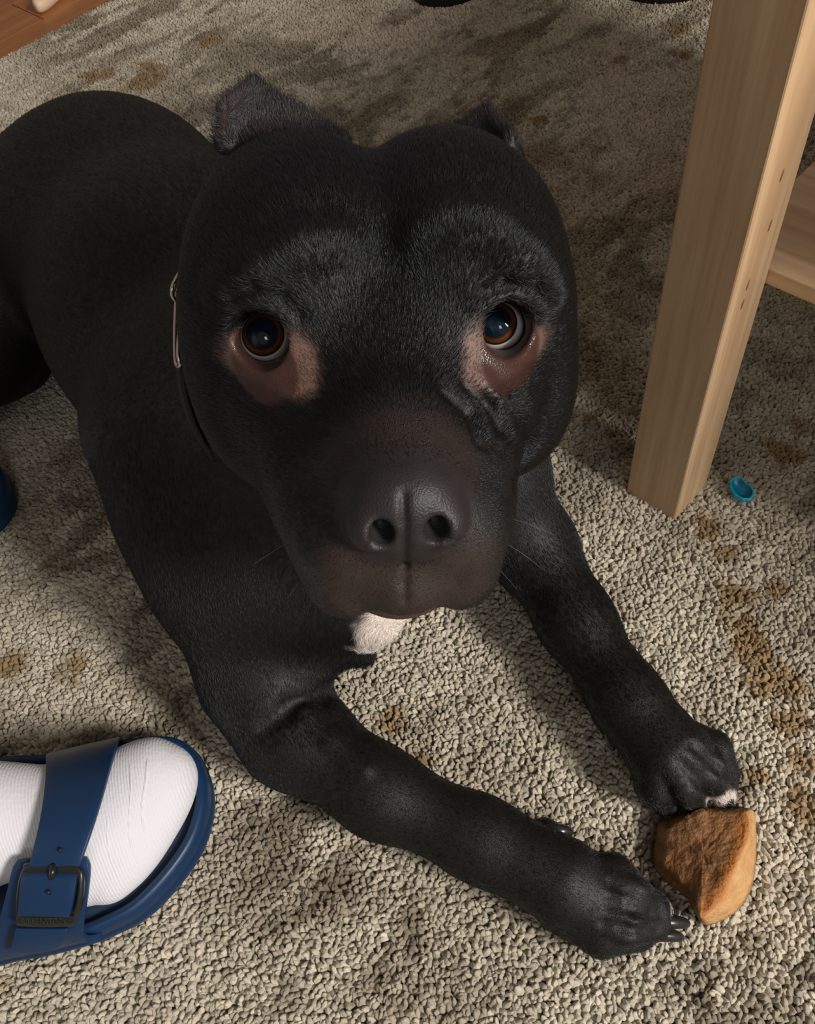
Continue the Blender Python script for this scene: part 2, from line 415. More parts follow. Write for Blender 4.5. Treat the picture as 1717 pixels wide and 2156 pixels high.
for i in range(11):
    for j in range(4):
        L = .75; W = .085
        if pl_me is None:
            V, F = box((0, 0, 0), np.eye(3), (L-.0012, W-.0012, .002)); o = obj('plank', V, F, m_plank, floor, False); pl_me = o.data; bevel(o, .0005, 1)
        else:
            o = bpy.data.objects.new('plank', pl_me); link(o, floor); bevel(o, .0005, 1)
        p = edA+ed*(-1.1+j*L+(i % 3)*.23)+en*(-.10+i*W)
        mm = Matrix(R.tolist()).to_4x4(); mm.translation = Vector((p[0], p[1], FLZ-.002)); o.matrix_local = mm
# ------------------------------------------------------------------ rug
rug = empty('area_rug', (.1, .6, FLZ)); tag(rug, 'thick cream rug with ochre and brown faded pattern under the dog', 'rug')
A0 = edA-ed*.9; B0 = edB+ed*1.9
poly = [A0, B0, (1.45, 1.75, 0), (1.45, -.45, 0), (-1.3, -.45, 0)]
poly = [np.array([p[0], p[1], 0.]) for p in poly]
m_back = mat('rug_backing', (.16, .13, .095), .95); noise_bump(m_back, 260, .8, .003, 3, colmix=((.20, .165, .12), (.36, .31, .24)))
zb = -.0065
V = [(*p[:2], FLZ) for p in poly]+[(*p[:2], zb) for p in poly]; k = len(poly)
F = [tuple(range(k))[::-1] if False else tuple(range(k, 2*k))[::-1], tuple(range(k))]+[(i, (i+1) % k, (i+1) % k+k, i+k) for i in range(k)]
F = [tuple(reversed(f)) for f in F]
obj('rug_backing', V, F, m_back, rug, False)
sp = .0029
xs = np.arange(-.85, 1.15, sp); ys = np.arange(-.12, 1.62, sp*.87)
GX, GY = np.meshgrid(xs, ys); GX = GX+(np.arange(len(ys)) % 2)[:, None]*sp/2
pts = np.stack([GX.ravel(), GY.ravel()], 1)+rng.normal(0, sp*.24, (GX.size, 2))
x, y = pts.T
side = (pts-edA[:2]) @ en[:2]
c = (np.c_[pts, np.zeros(len(pts))]-CAM) @ ROT; uu = c[:, 0]/c[:, 2]*FPX+IW/2; vv = c[:, 1]/c[:, 2]*FPX+IH/2
keep = (side < -.001) & (uu > -560) & (uu < IW+480) & (vv > -240) & (vv < IH+480)
pts = pts[keep]; x, y = pts.T; side = side[keep]
# faded pattern, with some table shade painted in, worked out per tuft
def rot2(a): return x*math.cos(a)+y*math.sin(a), -x*math.sin(a)+y*math.cos(a)
ax_, ay_ = rot2(math.radians(38))
m1 = fbm(ax_*11, ay_*30, 3, 4); m2 = fbm(x*9, y*9, 11, 4); m3 = fbm(ax_*30, ay_*75, 21, 3)
dark = sstep(-.16, .26, m1+.5*m3)*(.30+.70*sstep(-.35, .2, m2))
lightc = np.array([.50, .445, .355]); darkc = np.array([.155, .12, .078]); och = np.array([.225, .135, .045]); pink = np.array([.42, .31, .24])
m4_ = fbm(ax_*55, ay_*95, 61, 3); dk2 = sstep(.12, .45, m4_)*(.35+.65*sstep(-.3, .3, m2))
C = lightc+(darkc-lightc)*np.clip(dark*.74+dk2*.55, 0, .92)[:, None]
pk = sstep(.15, .5, fbm(x*5, y*5, 55, 3))*.35; C = C+(pink-C)*pk[:, None]
OB = [(1505, 1105, 34), (1530, 1165, 30), (1545, 1250, 40), (1570, 1300, 36), (1600, 1360, 44), (1635, 1440, 46), (1655, 1520, 36), (1690, 1600, 40), (1700, 1690, 36), (1640, 1240, 22), (1600, 1630, 20),
      (825, 1520, 34), (890, 1595, 28), (905, 1560, 16), (160, 1400, 30), (150, 1430, 18), (15, 1400, 30), (1310, 125, 12), (1430, 60, 20), (1440, 110, 18), (440, 80, 26), (320, 135, 22), (190, 160, 20),
      (300, 165, 40), (560, 200, 30), (1060, 240, 20), (990, 240, 20), (1130, 255, 18), (0, 2070, 16), (1480, 290, 16), (70, 300, 18), (1650, 950, 40), (1700, 900, 30), (230, 150, 20), (1240, 880, 10)]
DB = [(840, 145, 16), (815, 118, 12), (700, 150, 60), (500, 130, 50), (620, 120, 30), (1300, 480, 50), (1330, 640, 50), (1290, 560, 40), (180, 1120, 40), (150, 950, 45), (240, 1180, 35), (1250, 760, 40), (600, 1770, 22), (1650, 760, 60), (1560, 820, 40),
      (700, 1900, 40), (560, 1960, 30), (1590, 1980, 30), (1340, 1340, 20), (950, 2100, 60), (1120, 60, 20), (1250, 60, 20), (1000, 90, 30)]  # brown streaks of the pattern, plus blotches painting shade under the table
wob = fbm(x*75, y*75, 77, 3)*1.25
for lst, cc, am in ((DB, darkc*1.15, .55), (OB, och, .85)):
    a = np.zeros(len(x))
    for u, v, rp in lst:
        p = P(u, v); dd = np.linalg.norm(p-CAM); rr = rp/FPX*dd
        q = np.hypot((x-p[0]), (y-p[1]))/rr+wob; a = np.maximum(a, sstep(1.4, .35, q))
    C = C+(cc-C)*(a*am)[:, None]
C *= (1+rng.normal(0, .13, len(C)))[:, None]; C = np.clip(C, .02, .9)
z = zb+.0014+rng.normal(0, .00035, len(C))+.0012*fbm(x*40, y*40, 5, 2)
me = bpy.data.meshes.new('pile'); me.vertices.add(len(x)); me.vertices.foreach_set('co', np.stack([x-.1, y-.6, z-FLZ], 1).astype(np.float32).ravel())
def pattr(name, typ, data): a = me.attributes.new(name, typ, 'POINT'); a.data.foreach_set('color' if 'COLOR' in typ else 'vector' if 'VECTOR' in typ else 'value', np.ascontiguousarray(data, np.float32).ravel())
pattr('tint', 'FLOAT_COLOR', np.c_[C, np.ones(len(C))])
yaw = rng.uniform(0, 6.28, len(x)); tilt = np.abs(rng.normal(.0, .45, len(x)))+.25
flow = math.radians(200)+.8*fbm(x*14, y*14, 91, 2)
pattr('turn', 'FLOAT_VECTOR', np.stack([tilt*np.cos(flow+yaw*.35), tilt*np.sin(flow+yaw*.35), yaw], 1))
s_ = rng.uniform(.8, 1.25, len(x)); pattr('size', 'FLOAT_VECTOR', np.stack([s_*.0021, s_*.0017, rng.uniform(.0042, .0056, len(x))], 1))
pile = bpy.data.objects.new('pile', me); link(pile, rug); tag(pile, kind='stuff')
m_pile = mat('wool_pile', (.4, .35, .28), .9, spec=.2)
nt, n, l, b = nodes(m_pile)
at = n.new('ShaderNodeAttribute'); at.attribute_type = 'INSTANCER'; at.attribute_name = 'tint'
tc = n.new('ShaderNodeTexCoord'); wv = n.new('ShaderNodeTexNoise'); wv.inputs['Scale'].default_value = 2.2; wv.inputs['Detail'].default_value = 3
l.new(tc.outputs['Object'], wv.inputs['Vector']); bp = n.new('ShaderNodeBump'); bp.inputs['Strength'].default_value = .8; bp.inputs['Distance'].default_value = .0008
l.new(wv.outputs[0], bp.inputs['Height']); l.new(bp.outputs[0], b.inputs['Normal'])
l.new(at.outputs['Color'], b.inputs['Base Color']); b.inputs['Sheen Weight'].default_value = .25
g = bpy.data.node_groups.new('pile', 'GeometryNodeTree'); g.interface.new_socket('Geometry', in_out='INPUT', socket_type='NodeSocketGeometry'); g.interface.new_socket('Geometry', in_out='OUTPUT', socket_type='NodeSocketGeometry')
gn, gl = g.nodes, g.links
gi = gn.new('NodeGroupInput'); go = gn.new('NodeGroupOutput')
m2p = gn.new('GeometryNodeMeshToPoints'); iop = gn.new('GeometryNodeInstanceOnPoints')
ico = gn.new('GeometryNodeMeshIcoSphere'); ico.inputs['Radius'].default_value = 1.0; ico.inputs['Subdivisions'].default_value = 2
sp_ = gn.new('GeometryNodeSetPosition'); nt_ = gn.new('ShaderNodeTexNoise'); nt_.inputs['Scale'].default_value = 1.3
sb = gn.new('ShaderNodeVectorMath'); sb.operation = 'SUBTRACT'; sb.inputs[1].default_value = (.5, .5, .5)
ml = gn.new('ShaderNodeVectorMath'); ml.operation = 'SCALE'; ml.inputs['Scale'].default_value = .55
gl.new(nt_.outputs['Color'], sb.inputs[0]); gl.new(sb.outputs[0], ml.inputs[0]); gl.new(ico.outputs[0], sp_.inputs['Geometry']); gl.new(ml.outputs[0], sp_.inputs['Offset'])
sm = gn.new('GeometryNodeSetMaterial'); sm.inputs['Material'].default_value = m_pile; gl.new(sp_.outputs[0], sm.inputs['Geometry'])
ss = gn.new('GeometryNodeSetShadeSmooth'); gl.new(sm.outputs[0], ss.inputs['Geometry'])
def na(nm):
    q = gn.new('GeometryNodeInputNamedAttribute'); q.data_type = 'FLOAT_VECTOR'; q.inputs['Name'].default_value = nm; return q.outputs['Attribute']
gl.new(gi.outputs[0], m2p.inputs[0]); gl.new(m2p.outputs[0], iop.inputs['Points']); gl.new(ss.outputs[0], iop.inputs['Instance'])
e2r = gn.new('FunctionNodeEulerToRotation'); gl.new(na('turn'), e2r.inputs[0]); gl.new(e2r.outputs[0], iop.inputs['Rotation']); gl.new(na('size'), iop.inputs['Scale'])
gl.new(iop.outputs[0], go.inputs[0])
md = pile.modifiers.new('tufts', 'NODES'); md.node_group = g
me.materials.append(m_pile)
print('tufts', len(x))
# ------------------------------------------------------------------ the dog
V, Q, N = build_dog()
dog = obj('dog', V, Q, [], smooth=True)
tag(dog, 'black short-haired dog lying on the rug and looking up at the camera', 'dog')
loc = (V-HO)*100 @ HEAD[1].T                                 # head frame, cm
lx, ly, lz = loc.T
inhead = (np.abs(lx) < 9) & (ly > -9) & (lz > -10) & (lz < 9)
coat = np.array([.0065, .0052, .0045])
C = np.tile(coat, (len(V), 1)); fur = np.ones(len(V)); hcol = np.tile(np.array([.0055, .0046, .0040]), (len(V), 1)); hlen = np.where(V[:, 1] < .20, .0026, np.where(V[:, 2] < .05, .0036, .0048)); rough = np.full(len(V), .55)
def blend(w, c, A): A += (np.asarray(c)-A)*w[:, None]
for c_, s in zip(EYE_C, (1, -1)):
    d = loc-c_; med = -d[:, 0]*s                             # towards the nose
    rr = np.sqrt((d[:, 0]*.95)**2+(np.where(d[:, 2] < 0, d[:, 2]*1.85, d[:, 2]*1.2))**2+(d[:, 1]*.3)**2)
    ex = np.clip(med, 0, 1.6)*.42
    nz = .18*fbm(lx*1.7+9, lz*1.7, 5, 3)
    wgt = sstep(1.85, 1.25, rr-ex*1.2+nz)*(ly > -3)
    blend(wgt**1.5*.95, (.150, .082, .066), C); fur *= 1-.60*wgt; hlen *= 1-.6*wgt; blend(wgt*.9, (.11, .065, .052), hcol)
    rim = sstep(1.26, 1.12, np.linalg.norm(d, axis=1)-.06)*(ly > -3)
    rim2 = sstep(1.40, 1.15, np.sqrt(d[:, 0]**2+d[:, 2]**2))*(ly > -2.5)
    blend(rim2*.85, (.035, .014, .011), C); rough += (.3-rough)*rim2; fur *= 1-rim2
# bare leather of the nose, sparse skin around it, the chin
wn = sstep(1.25, .95, np.sqrt((lx/2.15)**2+((lz+2.85)/1.75)**2))*(ly > 7.6)
blend(wn, (.020, .016, .017), C); fur *= 1-wn; rough += (.52-rough)*wn
wl = sstep(1.25, .7, np.sqrt((lx/3.4)**2+((lz+5.8)/2.8)**2))*sstep(4.5, 6.5, ly)*(1-wn)
blend(wl*.8, (.040, .025, .022), C); fur *= 1-.72*wl; hlen *= 1-.55*wl; blend(wl*.6, (.03, .022, .02), hcol)
wt = sstep(1.4, .6, np.sqrt((lx/3.0)**2+((lz+1.6)/1.8)**2))*sstep(4.8, 6.8, ly)*(1-wn)
blend(wt*.7, (.026, .016, .0145), C); fur *= 1-.3*wt; blend(wt*.7, (.022, .015, .014), hcol); hlen *= 1-.5*wt
wc = sstep(1.3, .8, np.sqrt((lx/1.9)**2+((lz+8.5)/1.0)**2))*(ly > 4.8)
blend(wc*.8, (.085, .050, .042), C); fur *= 1-.8*wc; hlen *= 1-.6*wc
# inside of the ears, paler
we = sstep(5.4, 6.2, lz)*(ly < -6.5)*inhead; blend(we*.75, (.05, .04, .038), hcol); hlen *= 1+.3*we; blend(we*.6, (.05, .03, .028), C)
# white chest and toe tips
def white(p, r, am=1):
    global C, hcol, hlen
    d = np.linalg.norm(V-p, axis=1)/r+.35*fbm(V[:, 0]*90, V[:, 1]*90+V[:, 2]*60, 3, 3)
    w_ = sstep(1.1, .75, d)*am*(~(inhead & (ly > 3))); blend(w_, (.62, .52, .46), C); blend(w_, (.80, .74, .70), hcol); hlen *= 1+.4*w_
white(pp(820, 1312, .095), .028); white(pp(770, 1335, .085), .016)
white(pp(1402, 1930, .012), .0062, .8); white(pp(1404, 1915, .012), .006, .8); white(pp(1535, 1690, .014), .010); white(pp(1510, 1705, .012), .010)
C *= (1+.25*fbm(V[:, 0]*300, V[:, 1]*300+V[:, 2]*211, 8, 3))[:, None]
a = dog.data.attributes.new('coat', 'FLOAT_COLOR', 'POINT'); a.data.foreach_set('color', np.c_[C, np.ones(len(C))].astype(np.float32).ravel())
a = dog.data.attributes.new('rough', 'FLOAT', 'POINT'); a.data.foreach_set('value', rough.astype(np.float32))
m_skin = mat('dog_skin', (.02, .02, .02), .5); nt, n, l, b = nodes(m_skin)
at = n.new('ShaderNodeAttribute'); at.attribute_name = 'coat'; l.new(at.outputs['Color'], b.inputs['Base Color'])
ar = n.new('ShaderNodeAttribute'); ar.attribute_name = 'rough'; l.new(ar.outputs['Fac'], b.inputs['Roughness'])
vo = n.new('ShaderNodeTexVoronoi'); vo.inputs['Scale'].default_value = 1300; tc = n.new('ShaderNodeTexCoord'); l.new(tc.outputs['Object'], vo.inputs['Vector'])
bp = n.new('ShaderNodeBump'); bp.inputs['Strength'].default_value = .35; bp.inputs['Distance'].default_value = .0004; l.new(vo.outputs['Distance'], bp.inputs['Height']); l.new(bp.outputs[0], b.inputs['Normal'])
b.inputs['Specular IOR Level'].default_value = .4
dog.data.materials.append(m_skin)
# hair: roots spread over the skin by area, combed along a flow field
def combed(p):
    d = np.zeros_like(p); W = np.zeros(len(p)); L = (p-HO)*100 @ HEAD[1].T
    def put(w_, v): nonlocal d, W; d += v*w_[:, None]; W += w_
    rad = L-np.array([0, 9.6, -1.5]); rad /= np.linalg.norm(rad, axis=1)[:, None]
    rad[:, 2] -= .0; hv = rad @ HEAD[1]
    put(np.exp(-np.clip(np.linalg.norm(L-np.array([0, 0, -1.5]), axis=1)-8.5, 0, 99)/1.2), hv)
    sp_ax = nrm([-.42, .90, -.25])
    put(np.full(len(p), .03), np.tile(sp_ax, (len(p), 1)))
    for a, b_, r in (((-.110, .33, .12), pp(555, 1420, .05), .05), (pp(555, 1420, .05), pp(618, 1545, .035), .03), (pp(618, 1545, .035), pp(1010, 1765, .03), .022), (pp(1010, 1765, .03), pp(1400, 1940, .012), .022),
                    ((.055, .35, .08), pp(1115, 1150, .045), .03), (pp(1115, 1150, .045), pp(1320, 1470, .032), .022), (pp(1320, 1470, .032), pp(1500, 1700, .01), .022), ((-.04, .36, .16), (-.10, .33, .08), .06)):
        a = np.asarray(a); b_ = np.asarray(b_); ba = b_-a; h = np.clip(((p-a) @ ba)/(ba@ba), 0, 1); q = np.linalg.norm(p-a-h[:, None]*ba, axis=1)
        put(np.exp(-(np.clip(q-r, 0, 9)/.02)**2), np.tile(nrm(ba), (len(p), 1)))
    return d/(W[:, None]+1e-9)
T = np.concatenate([Q[:, [0, 1, 2]], Q[:, [0, 2, 3]]])
ar_ = .5*np.linalg.norm(np.cross(V[T[:, 1]]-V[T[:, 0]], V[T[:, 2]]-V[T[:, 0]]), axis=1)
cz = V[T].mean(1); cuv = (cz-CAM) @ ROT
NH = 600000
dens = fur[T].mean(1)*(1+1.6*inhead[T[:, 0]])*np.where(cz[:, 2] < .004, 0, 1)*np.where(cz[:, 1] > .75, .4, 1)
pr_ = ar_*dens; pr_ /= pr_.sum()
ti = rng.choice(len(T), NH, p=pr_)
b1, b2 = rng.random(NH), rng.random(NH); fl = b1+b2 > 1; b1[fl] = 1-b1[fl]; b2[fl] = 1-b2[fl]; b0 = 1-b1-b2
def ip(A): A_ = A[T[ti]]; return A_[:, 0]*b0[:, None]+A_[:, 1]*b1[:, None]+A_[:, 2]*b2[:, None] if A.ndim == 2 else A_[:, 0]*b0+A_[:, 1]*b1+A_[:, 2]*b2
root = ip(V); nn = ip(N); nn /= np.linalg.norm(nn, axis=1)[:, None]
fd = combed(root)+rng.normal(0, .16, (NH, 3)); fd -= nn*(fd*nn).sum(1)[:, None]; fd /= np.linalg.norm(fd, axis=1)[:, None]+1e-9
ln = ip(hlen)*rng.uniform(.7, 1.2, NH)
hc = ip(hcol)*rng.uniform(.6, 1.5, NH)[:, None]
lift = rng.uniform(.12, .38, NH)
K = 3
P0 = root-nn*.0003; P1 = root+fd*(ln*.5)[:, None]+nn*(ln*lift*.5)[:, None]; P2 = root+fd*ln[:, None]+nn*(ln*lift*.55)[:, None]
hair = bpy.data.hair_curves.new('fur'); hair.add_curves([K]*NH)
hair.attributes['position'].data.foreach_set('vector', np.stack([P0, P1, P2], 1).astype(np.float32).ravel())
ra = hair.attributes.get('radius') or hair.attributes.new('radius', 'FLOAT', 'POINT')
ra.data.foreach_set('value', np.tile(np.array([.000075, .000065, .00001], np.float32), NH))
ca = hair.attributes.new('tint', 'FLOAT_COLOR', 'CURVE'); ca.data.foreach_set('color', np.c_[hc, np.ones(NH)].astype(np.float32).ravel())
m_fur = mat('dog_fur', (.015, .012, .01), .38, spec=.55); nt, n, l, b = nodes(m_fur); b.inputs['Specular Tint'].default_value = (.82, .92, 1.0, 1)
at = n.new('ShaderNodeAttribute'); at.attribute_name = 'tint'; l.new(at.outputs['Color'], b.inputs['Base Color'])
hair.materials.append(m_fur)
fo = bpy.data.objects.new('fur', hair); link(fo, dog); tag(fo, kind='stuff')
# eyes
def sphere_dir(c, r, g, nu=48, nv=40, bulge=.0):
    g = nrm(g); s = nrm(np.cross(g, [0, 0, 1])); t = np.cross(s, g); Vv = []; Ff = []
    for i in range(nv+1):
        ph = math.pi*i/nv
        for j in range(nu):
            th = 2*math.pi*j/nu; rr = r*(1+bulge*math.exp(-(ph/.42)**2))
            Vv.append(c+rr*(math.cos(ph)*g+math.sin(ph)*(math.cos(th)*s+math.sin(th)*t)))
    for i in range(nv):
        for j in range(nu): Ff.append((i*nu+j, (i+1)*nu+j, (i+1)*nu+(j+1) % nu, i*nu+(j+1) % nu))
    return np.array(Vv), np.array(Ff)
m_eye = mat('eyeball', (.8, .8, .8), .05, spec=.5, coat=0); nt, n, l, b = nodes(m_eye); b.inputs['Coat Roughness'].default_value = .02
at = n.new('ShaderNodeAttribute'); at.attribute_name = 'angle'
r = n.new('ShaderNodeValToRGB'); cr = r.color_ramp; cr.interpolation = 'LINEAR'
stops = [(0, (.004, .014, .026)), (.54, (.004, .012, .022)), (.60, (.025, .010, .005)), (.70, (.105, .042, .014)), (.82, (.070, .024, .009)), (.86, (.006, .003, .002)), (.90, (.030, .018, .015)), (.94, (.80, .80, .82)), (1, (.72, .66, .64))]  # dark blue of the pupil stands in for a reflection
while len(cr.elements) < len(stops): cr.elements.new(.5)
for e, (p_, c_) in zip(cr.elements, stops): e.position = p_; e.color = (*c_, 1)
l.new(at.outputs['Fac'], r.inputs[0]); l.new(r.outputs[0], b.inputs['Base Color'])
for c_, g_, s in zip(EYE_C, EYE_DIR, (1, -1)):
    cw = hw(c_); gw = nrm(nrm(CAM-cw)+ROT @ np.array([-.15, -.18, 0]) if s > 0 else nrm(CAM-cw)+ROT @ np.array([-.22, -.17, 0]))
    Ve, Fe = sphere_dir(cw, .0106, gw, bulge=.045)
    o = obj('eye', Ve, Fe, m_eye, dog); ang = np.arccos(np.clip(((Ve-cw)/np.linalg.norm(Ve-cw, axis=1)[:, None]) @ gw, -1, 1))
    a = o.data.attributes.new('angle', 'FLOAT', 'POINT'); a.data.foreach_set('value', np.clip(ang/1.0, 0, 1).astype(np.float32))
# claws
m_claw = mat('claw_horn', (.020, .019, .020), .28, spec=.7)
for a_, b_ in CLAWS:
    a_ = np.asarray(a_); b_ = np.asarray(b_); d_ = nrm(b_-a_); L = max(np.linalg.norm(b_-a_), .013)
    s0 = a_-d_*.002; pts_ = [s0, s0+d_*L*.35+[0, 0, .0036], s0+d_*L*.7+[0, 0, .0036], s0+d_*L*1.02+[0, 0, .0008]]
    pts_ = smoothline(pts_, 5); rr = np.interp(np.linspace(0, 1, len(pts_)), [0, .5, .85, 1], [.0042, .0038, .0030, .0013])
    Vt, Ft = tube(pts_, rr, 10); obj('claw', Vt, Ft, m_claw, dog)
# long stiff hairs: brows and whiskers
wh = []
for pl, dv, ln_ in [((-3.6, .9, 2.4), (.35, .5, 1), 3.0), ((-3.2, 1.0, 2.2), (.1, .6, .9), 2.2), ((3.6, .9, 2.4), (-.1, .5, 1), 2.2), ((3.3, 6.5, -5.6), (1, .3, -.5), 2.2), ((3.4, 6.0, -5.0), (1, .2, -.2), 2.4), ((-3.4, 6.2, -5.2), (-1, .2, -.3), 2.2), ((3.0, 6.6, -6.4), (1, .2, -.9), 1.8), ((-3.0, 6.6, -6.2), (-1, .2, -.8), 1.8)]:
    p0 = np.array(pl, float); dv = nrm(dv); q = [hw(p0), hw(p0+dv*ln_*.5+[0, .15, 0]), hw(p0+dv*ln_+[0, .1, -.3])]
    Vt, Ft = tube(smoothline(q, 4), np.linspace(.00012, .00003, 9), 5); wh.append((Vt, Ft))
Vw = []; Fw = []
for Vt, Ft in wh: k0 = len(Vw); Vw += list(Vt); Fw += [tuple(i+k0 for i in f) for f in Ft]
m_wh = mat('whisker', (.10, .09, .08), .3)
o = obj('whiskers', Vw, Fw, m_wh, dog); tag(o, kind='stuff')
# ------------------------------------------------------------------ wooden table (leg, shelf, top)
m_wood = mat('birch_wood', (.62, .43, .25), .42, spec=.35); nt, n, l, b = nodes(m_wood)
tc = n.new('ShaderNodeTexCoord'); mp = n.new('ShaderNodeMapping'); mp.inputs['Scale'].default_value = (55, 55, 2.2); l.new(tc.outputs['Object'], mp.inputs[0])
t = n.new('ShaderNodeTexNoise'); t.inputs['Scale'].default_value = 2.2; t.inputs['Detail'].default_value = 7; t.inputs['Roughness'].default_value = .62; l.new(mp.outputs[0], t.inputs[0])
mp2 = n.new('ShaderNodeMapping'); mp2.inputs['Scale'].default_value = (9, 9, 1.0); l.new(tc.outputs['Object'], mp2.inputs[0])
t2 = n.new('ShaderNodeTexNoise'); t2.inputs['Scale'].default_value = 3; t2.inputs['Detail'].default_value = 3; l.new(mp2.outputs[0], t2.inputs[0])
mx = n.new('ShaderNodeMath'); mx.operation = 'ADD'; l.new(t.outputs[0], mx.inputs[0]); l.new(t2.outputs[0], mx.inputs[1])
r = n.new('ShaderNodeValToRGB'); r.color_ramp.elements[0].position = .75; r.color_ramp.elements[1].position = 1.25/1.0 if False else 1.0
dv = n.new('ShaderNodeMath'); dv.operation = 'MULTIPLY'; dv.inputs[1].default_value = .85; l.new(mx.outputs[0], dv.inputs[0]); l.new(dv.outputs[0], r.inputs[0])
r.color_ramp.elements[0].color = (.50, .32, .185, 1); r.color_ramp.elements[1].color = (.68, .48, .30, 1)
l.new(r.outputs[0], b.inputs['Base Color'])
LA = P(1320, 1030, 0); LA[2] = 0
RT = np.stack([E1, E2, [0, 0, 1]], 1)
table = empty('side_table', (LA[0], LA[1], 0), RT); tag(table, 'pale wooden table with square leg and low shelf beside the dog', 'table')
def tb(name, a, sz, extra=None, rot=False):
    o0 = LA+E1*a[0]+E2*a[1]+np.array([0, 0, a[2]]); V, F = box(o0, (E1, E2, (0, 0, 1)), sz); o = obj(name, V, F, extra or m_wood, table, False); bevel(o, .0012, 2); return o
TL, TW, lg = .90, .525, .0424
for a, b_ in ((0, 0), (TL-lg, 0), (0, TW-lg), (TL-lg, TW-lg)): tb('leg', (a, b_, -.004), (lg, lg, .434))
tb('tabletop', (.0, lg+.0006, .408), (TL, TW-2*lg-.0012, .022))
m_wood2 = m_wood.copy(); m_wood2.name = 'birch_wood_shelf'
for nd in m_wood2.node_tree.nodes:
    if nd.type == 'MAPPING': s_ = list(nd.inputs['Scale'].default_value); nd.inputs['Scale'].default_value = (s_[2], s_[0], s_[0])
tb('shelf', (.0118, lg+.0006, .190), (TL-.0236, TW-2*lg-.0012, .0112), m_wood2)
# small knots on the bright face
m_knot = mat('wood_knot', (.22, .11, .045), .6)
for u, v in ((1647, 369), (1622, 474), (1575, 600), (1564, 640)):
    r_ = ROT @ np.array([(u-IW/2)/FPX, (v-IH/2)/FPX, 1.]); t_ = ((LA+E1*lg-CAM) @ E1)/(r_ @ E1); c0 = CAM+r_*t_
    V = [c0+E1*dz+rr*(E2*.0011*math.cos(th)+np.array([0, 0, .0042])*math.sin(th)+E2*.0004*math.sin(th)) for rr, dz in ((1, -.0003), (.85, .00025)) for th in np.arange(12)/12*6.2832]
    F = [(i, (i+1) % 12, (i+1) % 12+12, i+12) for i in range(12)]+[tuple(range(12, 24))]
    obj('knot', V, F, m_knot, table)
# ------------------------------------------------------------------ sandals and socked feet
TIP = P(436, 1672, .018)
ax = nrm((P(0, 1812, .018)-P(436, 1672, .018))*[1, 1, 0]); fx = -ax; fy = np.array([-fx[1], fx[0], 0])   # fx towards the toes, fy to the inner side
RF = np.stack([fx, fy, [0, 0, 1]], 1)
def FL(u, v, z): q = P(u, v, z)-np.array([TIP[0], TIP[1], 0]); return np.array([q@fx, q@fy])
out = [FL(*p, .022) for p in [(0, 1596), (100, 1588), (180, 1572), (252, 1560), (310, 1552), (362, 1552), (405, 1575), (430, 1625), (437, 1680), (425, 1740), (400, 1795), (350, 1862), (289, 1921), (230, 1952), (183, 1972), (90, 1998), (0, 2015)]]
out = [p for p in out]
s_in, s_out = out[0], out[-1]
back = [s_out+[-.03, .001], s_out+[-.07, .006], s_out+[-.11, .010], [s_out[0]-.145, s_out[1]+.022], [s_out[0]-.158, (s_in[1]+s_out[1])/2], [s_in[0]-.148, s_in[1]-.024], s_in+[-.11, -.012], s_in+[-.07, -.010], s_in+[-.03, -.004]]
OUTL = smoothline([*out, *[np.array(b_) for b_ in back]], 5, True)
cen = OUTL.mean(0)
def inset(P2, d):
    n_ = len(P2); T_ = np.roll(P2, -1, 0)-np.roll(P2, 1, 0); T_ /= np.linalg.norm(T_, axis=1)[:, None]+1e-9
    Nn = np.stack([-T_[:, 1], T_[:, 0]], 1); sg = 1 if ((cen-P2)*Nn).sum() > 0 else -1
    return P2+Nn*sg*d
m_blue = mat('blue_rubber', (.006, .030, .088), .42, spec=.4); noise_bump(m_blue, 900, .12, .0003, 3)
m_bed = mat('blue_footbed', (.006, .022, .060), .6); noise_bump(m_bed, 300, .2, .0004, 3)
m_buck = mat('black_buckle', (.012, .012, .012), .32, spec=.6)
m_sock = mat('white_knit', (.70, .685, .74), .85, spec=.2); nt, n, l, b = nodes(m_sock)
tc = n.new('ShaderNodeTexCoord'); wv = n.new('ShaderNodeTexWave'); wv.inputs['Scale'].default_value = 190; wv.inputs['Distortion'].default_value = 2.0; wv.inputs['Detail'].default_value = 2; wv.bands_direction = 'X'
vo = n.new('ShaderNodeTexVoronoi'); vo.inputs['Scale'].default_value = 420; l.new(tc.outputs['Object'], vo.inputs['Vector'])
l.new(tc.outputs['Object'], wv.inputs['Vector']); ad = n.new('ShaderNodeMath'); ad.operation = 'ADD'; l.new(wv.outputs['Fac'], ad.inputs[0]); l.new(vo.outputs['Distance'], ad.inputs[1])
bp = n.new('ShaderNodeBump'); bp.inputs['Strength'].default_value = .3; bp.inputs['Distance'].default_value = .0005; l.new(ad.outputs[0], bp.inputs['Height']); l.new(bp.outputs[0], b.inputs['Normal'])
def W3(p2, z): return np.array([TIP[0], TIP[1], 0])+fx*p2[0]+fy*p2[1]+np.array([0, 0, z])
def rings(levels, capb=True, capt=True):
    V = []; F = []; m_ = len(OUTL)
    for d_, z_ in levels: V += [W3(q, z_) for q in inset(OUTL, d_)]
    for i in range(len(levels)-1):
        for j in range(m_): F.append((i*m_+j, i*m_+(j+1) % m_, (i+1)*m_+(j+1) % m_, (i+1)*m_+j))
    if capb: F.append(tuple(range(m_))[::-1])
    if capt: k0 = (len(levels)-1)*m_; F.append(tuple(k0+j for j in range(m_)))
    return V, F
